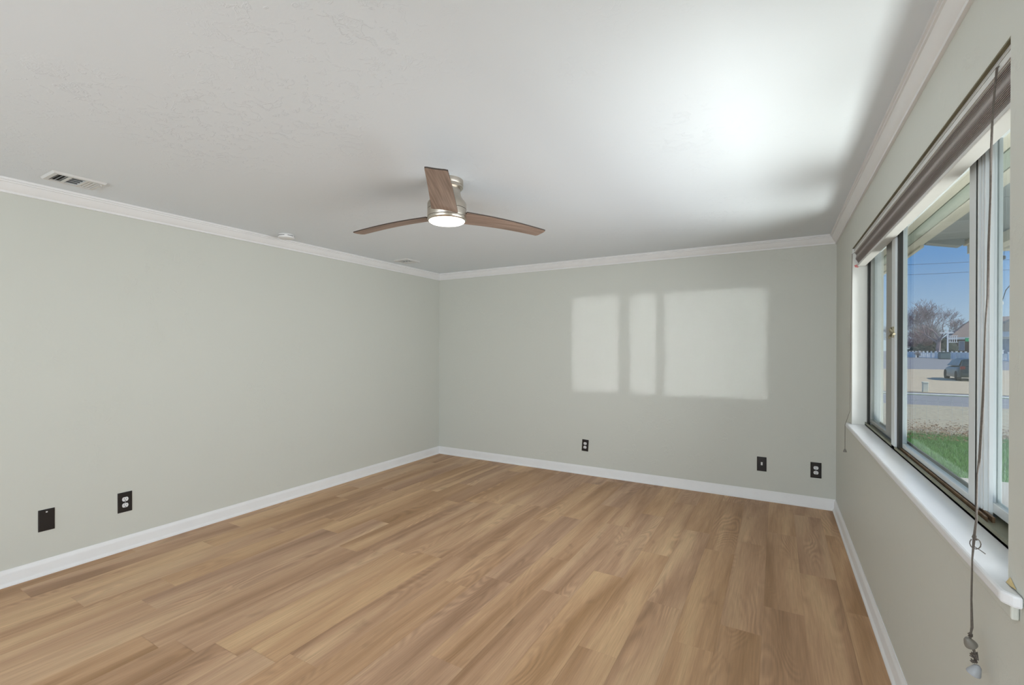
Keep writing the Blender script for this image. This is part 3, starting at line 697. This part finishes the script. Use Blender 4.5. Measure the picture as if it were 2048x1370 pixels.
# wire fence
fz = thing('wire_fence', 'thin wire fence with pale top rail between lawn and street', 'fence', (5, 14.4, GZ))
mb = MB(); mb.tube([(-4, 14.4, .385), (2.6, 14.4, .375), (4.4, 14.35, .37), (16, 14.5, .36)], .021, 8); build('top_rail', mb, M['galv'], fz, smooth=True)
mb = MB()
for z in (-.45, -.2, .05, .22): mb.tube([(-4, 14.4, z), (16, 14.5, z)], .0016, 4)
for i in range(-20, 80):
    x = 2 + i * .2 * (1 if i % 7 else 1.02); mb.tube([(x, 14.4, GZ), (x + .01 * math.sin(i), 14.39 + .01 * math.cos(i * 2), -.1), (x, 14.4, .37)], .0016, 4)
build('wire_mesh', mb, M['galv'], fz)
for x in (-.5, 6.05, 9.5):
    mb = MB(); mb.tube([(x, 14.4, GZ), (x, 14.4, .45)], .03, 10); build('post', mb, M['galv'], fz, smooth=True)

# utility pedestal
up = thing('utility_pedestal', 'short ivory utility pedestal standing on gravel across the street', 'utility box', (5.85, 28.9, GZ))
mb = MB(); mb.box((5.86, 28.8, GZ), (6.06, 29.0, GZ + .44)); build('body', mb, M['ivory'], up, bevel=.015)
mb = MB(); mb.box((5.85, 28.78, GZ + .41), (6.07, 29.02, GZ + .475)); build('cap', mb, M['ivory'], up, bevel=.02)

# car
def make_car(ox, oy, az):
    t = thing('car', 'dark teal hatchback parked on the gravel lot, seen from behind', 'car', (ox, oy, GZ))
    ca_, sa_ = math.cos(az), math.sin(az)
    def W_(p): return (ox + p[0] * ca_ - p[1] * sa_, oy + p[0] * sa_ + p[1] * ca_, GZ + p[2])
    # y forward from rear bumper (0) to nose (4.2), x across
    st = [(0.0, .30, .62, .66, .60), (.04, .24, .80, .84, .98), (.12, .22, .86, .90, 1.00), (.8, .2, .88, .90, .99), (1.6, .2, .89, .90, .97), (2.6, .2, .89, .90, .95), (3.3, .2, .87, .89, .90), (3.9, .24, .80, .84, .78), (4.15, .3, .62, .66, .60)]
    n = 12; vs_ = []; fs_ = []
    for y, zb, w0, w1, zt in st:
        ring = []
        for k in range(n + 1):
            a = math.pi * k / n            # from right bottom over to left bottom
            x = math.cos(a); s_ = math.sin(a)
            xx = (w1 if abs(x) > .3 else w1) * math.copysign(abs(x) ** .35, x) if abs(x) > 1e-6 else 0
            zz = zb + (zt - zb) * s_ ** .45 if s_ > 1e-6 else zb
            ring.append(W_((xx, y, zz)))
        vs_ += ring
    for i in range(len(st) - 1):
        for k in range(n): a = i * (n + 1) + k; fs_.append((a, a + 1, a + n + 2, a + n + 1))
        fs_.append((i * (n + 1) + n, i * (n + 1), (i + 1) * (n + 1), (i + 1) * (n + 1) + n))
    fs_ += [tuple(range(n + 1)), tuple(range(len(st) * (n + 1) - 1, (len(st) - 1) * (n + 1) - 1, -1))]
    mb = MB(); mb.add(vs_, fs_); body = build('body', mb, M['carpaint'], t, smooth=True)
    # cabin
    cb = [(.10, .80, .95), (.42, .66, 1.38), (1.1, .64, 1.45), (2.0, .64, 1.43), (2.55, .66, 1.34), (3.15, .78, .93)]
    mb = MB(); vs_ = []; fs_ = []
    for y, wx, z in cb:
        wl = .84
        vs_ += [W_((-wl, y, .93)), W_((-wx, y, z - .04)), W_((-wx + .08, y, z)), W_((wx - .08, y, z)), W_((wx, y, z - .04)), W_((wl, y, .93))]
    for i in range(len(cb) - 1):
        for k in range(5): a = i * 6 + k; fs_.append((a, a + 1, a + 7, a + 6))
    fs_ += [tuple(range(6)), tuple(range(len(cb) * 6 - 1, len(cb) * 6 - 7, -1))]
    mb.add(vs_, fs_); build('cabin', mb, M['carpaint'], t, smooth=True)
    # rear glass
    mb = MB(); mb.add([W_((-.66, .135, 1.01)), W_((.66, .135, 1.01)), W_((.56, .375, 1.335)), W_((-.56, .375, 1.335))], [(0, 1, 2, 3)]); build('rear_window', mb, M['carglass'], t)
    for s_ in (-1, 1):
        mb = MB()
        for ya_, yb2 in ((.45, 1.05), (1.12, 1.85), (1.92, 2.55)):
            za = 1.32
            mb.add([W_((s_ * .842, ya_ - .1 * (ya_ < 1), .985)), W_((s_ * .842, yb2 + .25 * (yb2 > 2.4), .985)), W_((s_ * .695, yb2, za)), W_((s_ * .70, ya_, za))], [(0, 1, 2, 3)])
        build('side_windows', mb, M['carglass'], t)
        mb = MB(); mb.obox(W_((s_ * .74, .03, .83)), Vector((ca_, sa_, 0)) * .12, Vector((-sa_, ca_, 0)) * .04, (0, 0, .09)); build('tail_lamp', mb, M['taill'], t, bevel=.01)
        for y in (.78, 3.35):
            mb = MB(); c_ = Vector(W_((s_ * .80, y, .31))); ax_ = Vector((ca_, sa_, 0))
            mb.tube([c_ - ax_ * .1, c_ + ax_ * .11], .31, 24); build('wheel', mb, M['tyre'], t, smooth=True)
    mb = MB(); mb.obox(W_((0, -.015, .70)), Vector((ca_, sa_, 0)) * .27, Vector((-sa_, ca_, 0)) * .012, (0, 0, .07)); build('number_plate', mb, M['plate'], t)
    mb = MB(); mb.obox(W_((0, -.02, .42)), Vector((ca_, sa_, 0)) * .80, Vector((-sa_, ca_, 0)) * .05, (0, 0, .10)); build('bumper', mb, M['carpaint'], t, bevel=.03)
    return t
make_car(10.75, 39.9, -.03)

# ------------------------------------------------------------------ white fence across the road
FA = Vector((27.7, 155.5, GZ)); FB = Vector((32.9, 112.4, GZ)); FD = (FB - FA); FLn = FD.length; FD.normalize(); FN = Vector((FD.y, -FD.x, 0))
def fence_run(name, label, t0, t1, picket):
    f_ = thing(name, label, 'fence', FA + FD * (t0 * FLn), 'white vinyl fences across the road')
    L0, L1 = t0 * FLn, t1 * FLn
    npost = max(1, round((L1 - L0) / 1.9))
    for i in range(npost + 1):
        s_ = L0 + (L1 - L0) * i / npost; c_ = FA + FD * s_
        mb = MB(); mb.obox(c_ + Vector((0, 0, .75)), FD * .11, FN * .11, (0, 0, .75)); mb.obox(c_ + Vector((0, 0, 1.53)), FD * .15, FN * .15, (0, 0, .04)); build('post', mb, M['vinyl'], f_)
    mid = FA + FD * ((L0 + L1) / 2); hl = (L1 - L0) / 2
    for z in ((.15, 1.18) if picket else (.1, 1.30)):
        mb = MB(); mb.obox(mid + Vector((0, 0, z)), FD * hl, FN * .05, (0, 0, .07)); build('rail', mb, M['vinyl'], f_)
    mb = MB()
    if picket:
        n_ = int((L1 - L0) / .42)
        for i in range(n_): mb.obox(FA + FD * (L0 + .3 + i * .42) + Vector((0, 0, .62)), FD * .1, FN * .03, (0, 0, .62))
        build('pickets', mb, M['vinyl'], f_)
    else:
        mb.obox(mid + Vector((0, 0, .70)), FD * hl, FN * .02, (0, 0, .58)); build('panel', mb, M['vinyl'], f_)
fence_run('vinyl_fence', 'solid white fence run furthest away, left of the gate gap, across the road', -.25, .19, False)
fence_run('vinyl_fence', 'white picket gate run between the two solid fence runs', .24, .43, True)
fence_run('vinyl_fence', 'long solid white fence run with capped posts before the brick house', .435, .985, False)
fence_run('vinyl_fence', 'white picket run at the right end of the fence across the road', 1.012, 1.5, True)
gp = thing('gate_post', 'thick white post where solid fence meets right picket run', 'post', FB)
mb = MB(); mb.obox(FB + Vector((0, 0, .9)), FD * .3, FN * .3, (0, 0, .9)); build('shaft', mb, M['vinyl'], gp); mb = MB(); mb.obox(FB + Vector((0, 0, 1.85)), FD * .38, FN * .38, (0, 0, .06)); build('cap', mb, M['vinyl'], gp)
# bin and garden sign post in front of / behind the fence
bn = thing('storage_bin', 'dark teal covered bin standing against the white fence left of the house', 'bin', (29.0, 126.3, GZ))
mb = MB(); mb.prism([(28.1, 125.8, GZ), (29.9, 126.0, GZ), (29.8, 127.0, GZ), (28.0, 126.8, GZ)], (0, 0, 0), (0, 0, 1.35)); build('body', mb, M['bin'], bn, bevel=.2)
mb = MB(); mb.prism([(28.05, 125.75, GZ + 1.35), (29.95, 125.95, GZ + 1.35), (29.85, 127.05, GZ + 1.35), (27.95, 126.85, GZ + 1.35)], (0, 0, 0), (0, 0, .12)); build('lid', mb, M['bin'], bn)
ps = thing('garden_arbor', 'white garden post with crossbar and lattice behind the fence', 'arbor', (32.2, 138, GZ))
mb = MB(); mb.box((32.05, 137.9, GZ), (32.3, 138.1, 5.6)); build('post', mb, M['vinyl'], ps)
mb = MB(); mb.box((30.9, 137.85, 4.9), (33.1, 138.1, 5.15)); build('crossbar', mb, M['vinyl'], ps)
mb = MB()
for i in range(4): mb.box((32.5 + i * .35, 137.95, 2.9), (32.6 + i * .35, 138.05, 4.4))
for z in (2.9, 3.6, 4.3): mb.box((32.4, 137.9, z), (33.8, 138.1, z + .12))
build('lattice', mb, M['vinyl'], ps)

# ------------------------------------------------------------------ trees
def grow(mb, p, d, length, r, depth, q, spread=.55, up=.12, minr=.02, twist=.25):
    n = 4; pts = [p]; rs = [r]; dd = d.normalized()
    for i in range(n):
        dd = (dd + Vector((q.uniform(-1, 1), q.uniform(-1, 1), q.uniform(-.6, .8))) * twist * .5 + Vector((0, 0, up * .3))).normalized()
        pts.append(pts[-1] + dd * length / n); rs.append(max(minr * .6, r * (1 - .42 * (i + 1) / n)))
    mb.tube(pts, rs, 6 if r > .12 else 3, caps=False)
    if depth <= 0: return
    k = q.choice((2, 3, 3)) if depth > 1 else 3
    for i in range(k + 1):
        a = pts[-1] if i < k - 1 else pts[q.choice((2, 3))]
        t = Vector((q.uniform(-1, 1), q.uniform(-1, 1), q.uniform(-.35, .75))).normalized()
        nd = (dd * (1 - spread) + t * spread * 1.25).normalized()
        grow(mb, a, nd, length * q.uniform(.66, .86), rs[-1] * q.uniform(.6, .85), depth - 1, q, spread, up, minr, twist)
def tree(name, label, cat, base_, h, r, depth, m_, seed, spread=.55, minr=.02, group=None, lean=(0, 0, 1), multi=1):
    q = random.Random(seed); mb = MB()
    for i in range(multi):
        l_ = Vector(lean) + (Vector((q.uniform(-.6, .6), q.uniform(-.6, .6), 0)) if multi > 1 else Vector((0, 0, 0)))
        grow(mb, Vector((0, 0, 0)), l_, h * .30, r, depth, q, spread, .12, minr)
    zs = sorted(v[2] for v in mb.v); s_ = h / zs[-1]
    mb.v = [(v[0] * s_, v[1] * s_, v[2] * s_ if v[2] > 0 else max(v[2] * s_, -.1)) for v in mb.v]
    o_ = build(name, mb, m_); o_.location = base_
    return tag(o_, label, cat, group)
tree('bare_tree', 'large spreading bare tree with a tall trunk left of the brick house', 'tree', (34.2, 153.8, GZ), 15.0, .6, 6, M['bark'], 14, .42, .03)
tree('bare_tree', 'pale bare tree seen against the sky at left edge of the middle pane', 'tree', (33.2, 182.3, GZ), 13.5, .4, 6, M['barkl'], 21, .42, .03, 'hazy bare trees behind the white fence')
tree('bare_tree', 'pale bare tree just right of the leftmost pale tree', 'tree', (36.5, 178.2, GZ), 10.5, .35, 6, M['barkl'], 22, .45, .03, 'hazy bare trees behind the white fence')
tree('bare_tree', 'bare reddish tree standing directly behind the big tree, to its left', 'tree', (34.6, 166.0, GZ), 8.0, .3, 5, M['barkr'], 23, .5, .03, 'hazy bare trees behind the white fence')
tree('bare_tree', 'low bare reddish tree far behind, between the big tree and brick house', 'tree', (35.8, 177.0, GZ), 7.0, .3, 5, M['barkr'], 24, .5, .03, 'hazy bare trees behind the white fence')
for i, (x, y, h) in enumerate(((30.8, 160, 5.5), (32.3, 158, 6.0), (33.9, 160, 5.5), (36.1, 158.5, 4.2))):
    tree('bare_shrub', ('reddish leafless shrub behind the far solid fence run', 'reddish leafless shrub behind the white picket gate run', 'tall reddish leafless shrub left of the big trunk', 'reddish leafless shrub right of the big trunk')[i], 'shrub', (x, y, GZ), h, .10, 4, M['barkr'], 40 + i, .5, .035, 'leafless shrubs behind the fence', multi=5)
tree('bare_shrub', 'pale leafless shrub growing through the gap in the white fence', 'shrub', (28.9, 145.6, GZ), 1.9, .05, 4, M['barkl'], 55, .5, .02, multi=6)
def blob(name, label, c, s, seed):
    bm = bmesh.new(); bmesh.ops.create_icosphere(bm, subdivisions=4, radius=1); q = random.Random(seed)
    ph = [q.uniform(0, 6) for _ in range(6)]
    for v in bm.verts:
        n_ = 1 + .10 * math.sin(7 * v.co.x + ph[0]) * math.sin(8 * v.co.y + ph[1]) + .08 * math.sin(15 * v.co.z + ph[2] + 9 * v.co.x) + q.uniform(-.05, .05)
        v.co = Vector((v.co.x * s[0], v.co.y * s[1], max(-.0, v.co.z * s[2]))) * n_
    me = bpy.data.meshes.new(name); bm.to_mesh(me); bm.free(); me.materials.append(M['evergreen'])
    o_ = bpy.data.objects.new(name, me); C.objects.link(o_); o_.location = c; return tag(o_, label, 'hedge', 'dark hedges behind the fence')
blob('dark_hedge', 'dark hedge right around the foot of the big tree', (35.5, 156.5, GZ), (3.2, 2, 4.2), 1)
blob('dark_hedge', 'low dark hedge behind the white picket gate run', (31.6, 156, GZ), (3.5, 2, 2.9), 2)

# ------------------------------------------------------------------ brick house
hs = thing('brick_house', 'brown brick house with a hipped roof behind the white fence', 'house', (40, 160, GZ))
HU = Vector((.991, -.134, 0)); HV = Vector((.134, .991, 0)); HO = Vector((38.2, 160.2, GZ))
def H(a, b, z): return HO + HU * a + HV * b + Vector((0, 0, z))
mb = MB(); mb.prism([H(0, 0, 0), H(22, 0, 0), H(22, 12, 0), H(0, 12, 0)], (0, 0, 0), (0, 0, 5.0)); build('wall', mb, M['brick'], hs)
mb = MB(); mb.add([H(-.8, -.9, 4.9), H(23, -.9, 4.9), H(23, 13, 4.9), H(-.8, 13, 4.9), H(4.4, 6, 10.0), H(18, 6, 10.6)], [(0, 1, 5, 4), (1, 2, 5), (2, 3, 4, 5), (3, 0, 4), (3, 2, 1, 0)]); build('roof', mb, M['roofb'], hs)
mb = MB(); mb.obox(H(11.1, -.95, 4.75), HU * 12, HV * .06, (0, 0, .28)); build('fascia', mb, M['frame'], hs)['label'] = 'pale fascia board'
mb = MB(); mb.prism([H(5.6, -3.4, 5.0), H(16, -3.4, 5.0), H(16, -.5, 5.0), H(5.6, -.5, 5.0)], (0, 0, 0), (0, 0, 1.25)); build('porch_canopy', mb, M['frame'], hs)['label'] = 'pale grey porch canopy'
mb = MB(); mb.add([H(5.2, -3.6, 6.25), H(16.4, -3.6, 6.25), H(16.4, 2, 6.6), H(5.2, 2, 6.6), H(10.6, 2, 9.6), H(10.6, -1.4, 9.2)], [(0, 1, 5), (1, 2, 4, 5), (0, 5, 4, 3), (0, 3, 2, 1)]); build('porch_roof', mb, M['shingle'], hs)
for a in (1.7,):
    mb = MB(); mb.obox(H(a, -.03, 2.9), HU * .55, HV * .04, (0, 0, 1.2)); f_ = build('window', mb, M['frame'], hs); mb = MB(); mb.obox(H(a, -.08, 2.9), HU * .45, HV * .02, (0, 0, 1.1)); build('pane', mb, M['winpale'], f_)
mb = MB(); mb.obox(H(9.6, -.03, 2.7), HU * 1.2, HV * .04, (0, 0, 1.9)); f_ = build('window', mb, M['frame'], hs); mb = MB(); mb.obox(H(9.6, -.08, 2.7), HU * 1.1, HV * .02, (0, 0, 1.8)); build('pane', mb, M['winpale'], f_)

# ------------------------------------------------------------------ street sign
sg = thing('street_sign', 'small green street name sign with white letters on a metal pole', 'sign', (21.95, 82.7, GZ))
mb = MB(); mb.tube([(21.95, 82.7, GZ), (21.95, 82.7, 3.1)], .035, 10); build('pole', mb, M['galv'], sg, smooth=True)
su = Vector((.862, .507, 0)); sn = Vector((.507, -.862, 0))
sc_c = Vector((21.35, 82.34, 2.66))
mb = MB(); mb.obox(sc_c, su * .66, sn * .012, (0, 0, .22)); build('sign_panel', mb, M['green'], sg)
cu = bpy.data.curves.new('letters', 'FONT'); cu.body = 'COR'; cu.size = .34; cu.extrude = .004; cu.align_x = 'LEFT'
tmp = bpy.data.objects.new('letters', cu); C.objects.link(tmp)
bpy.context.view_layer.update()
dg = bpy.context.evaluated_depsgraph_get(); lme = bpy.data.meshes.new_from_object(tmp.evaluated_get(dg)); bpy.data.objects.remove(tmp)
lme.materials.clear(); lme.materials.append(M['vinyl'])
lt = bpy.data.objects.new('lettering', lme); C.objects.link(lt); lt.parent = sg
lm = Matrix((su, Vector((0, 0, 1)), sn)).transposed().to_4x4(); lm.translation = sc_c + sn * .016 - su * .25 + Vector((0, 0, -.12)) - Vector(sg.location)
lt.matrix_local = lm

# power lines: two wires between poles far to either side
def sagline(a, b, sag, r, n=24):
    a, b = Vector(a), Vector(b); return [a.lerp(b, i / n) - Vector((0, 0, sag * 4 * (i / n) * (1 - i / n))) for i in range(n + 1)], r
for (za, zb, lab) in ((11.9, 14.3, 'upper of the two dark power lines crossing the sky'), (10.6, 13.0, 'lower of the two dark power lines crossing the sky')):
    pts_, r_ = sagline((-2, 69, za), (40, 94, zb), .5, .022)
    mb = MB(); mb.tube(pts_, r_, 5); tag(build('power_line', mb, M['wire']), lab, 'cable', 'power lines over the street')
for x, y in ((-2, 69), (40, 94)):
    mb = MB(); mb.tube([(x, y, GZ), (x, y, 15)], [.18, .12], 10); mb.box((x - 1, y - .06, 14.3), (x + 1, y + .06, 14.45))
    tag(build('utility_pole', mb, M['pole']), 'tall timber utility pole at the %s end of the power lines' % ('left' if x < 0 else 'right'), 'utility pole')
sw_ = thing('service_drop', 'thin service wire rising from the porch eave, hung with two small insulators', 'cable', (1.9, 5.34, 2.3))
mb = MB(); mb.tube([(1.9, 5.28, 2.28), (2.85, 9.0, 2.76), (3.76, 12.68, 3.38), (12, 31, 7.2), (40, 94, 14.4)], .006, 5); build('wire', mb, M['wire'], sw_)
mb = MB(); mb.tube([(3.76, 12.68, 3.36), (3.75, 12.67, 3.20), (3.70, 12.65, 3.01), (3.61, 12.59, 2.48)], .0035, 5); build('drop_wire', mb, M['wire'], sw_)
mb = MB(); mb.tube([(4.02, 13.25, 3.50), (4.0, 12.83, 2.98), (3.93, 12.79, 2.76), (3.79, 12.70, 2.57), (3.72, 12.66, 2.32), (3.67, 12.63, 2.09), (3.55, 12.55, .9), (3.45, 12.5, GZ)], [.004, .006, .009, .009, .005, .003, .002, .002], 6); build('drop_wire', mb, M['wire'], sw_)
for p_, m_ in (((3.75, 12.67, 3.20), M['wire']), ((3.72, 12.66, 2.32), M['plate'])):
    mb = MB(); mb.lathe([(.008, -.04), (.028, -.025), (.028, .025), (.008, .04)], p_, 12); build('insulator', mb, m_, sw_, smooth=True)
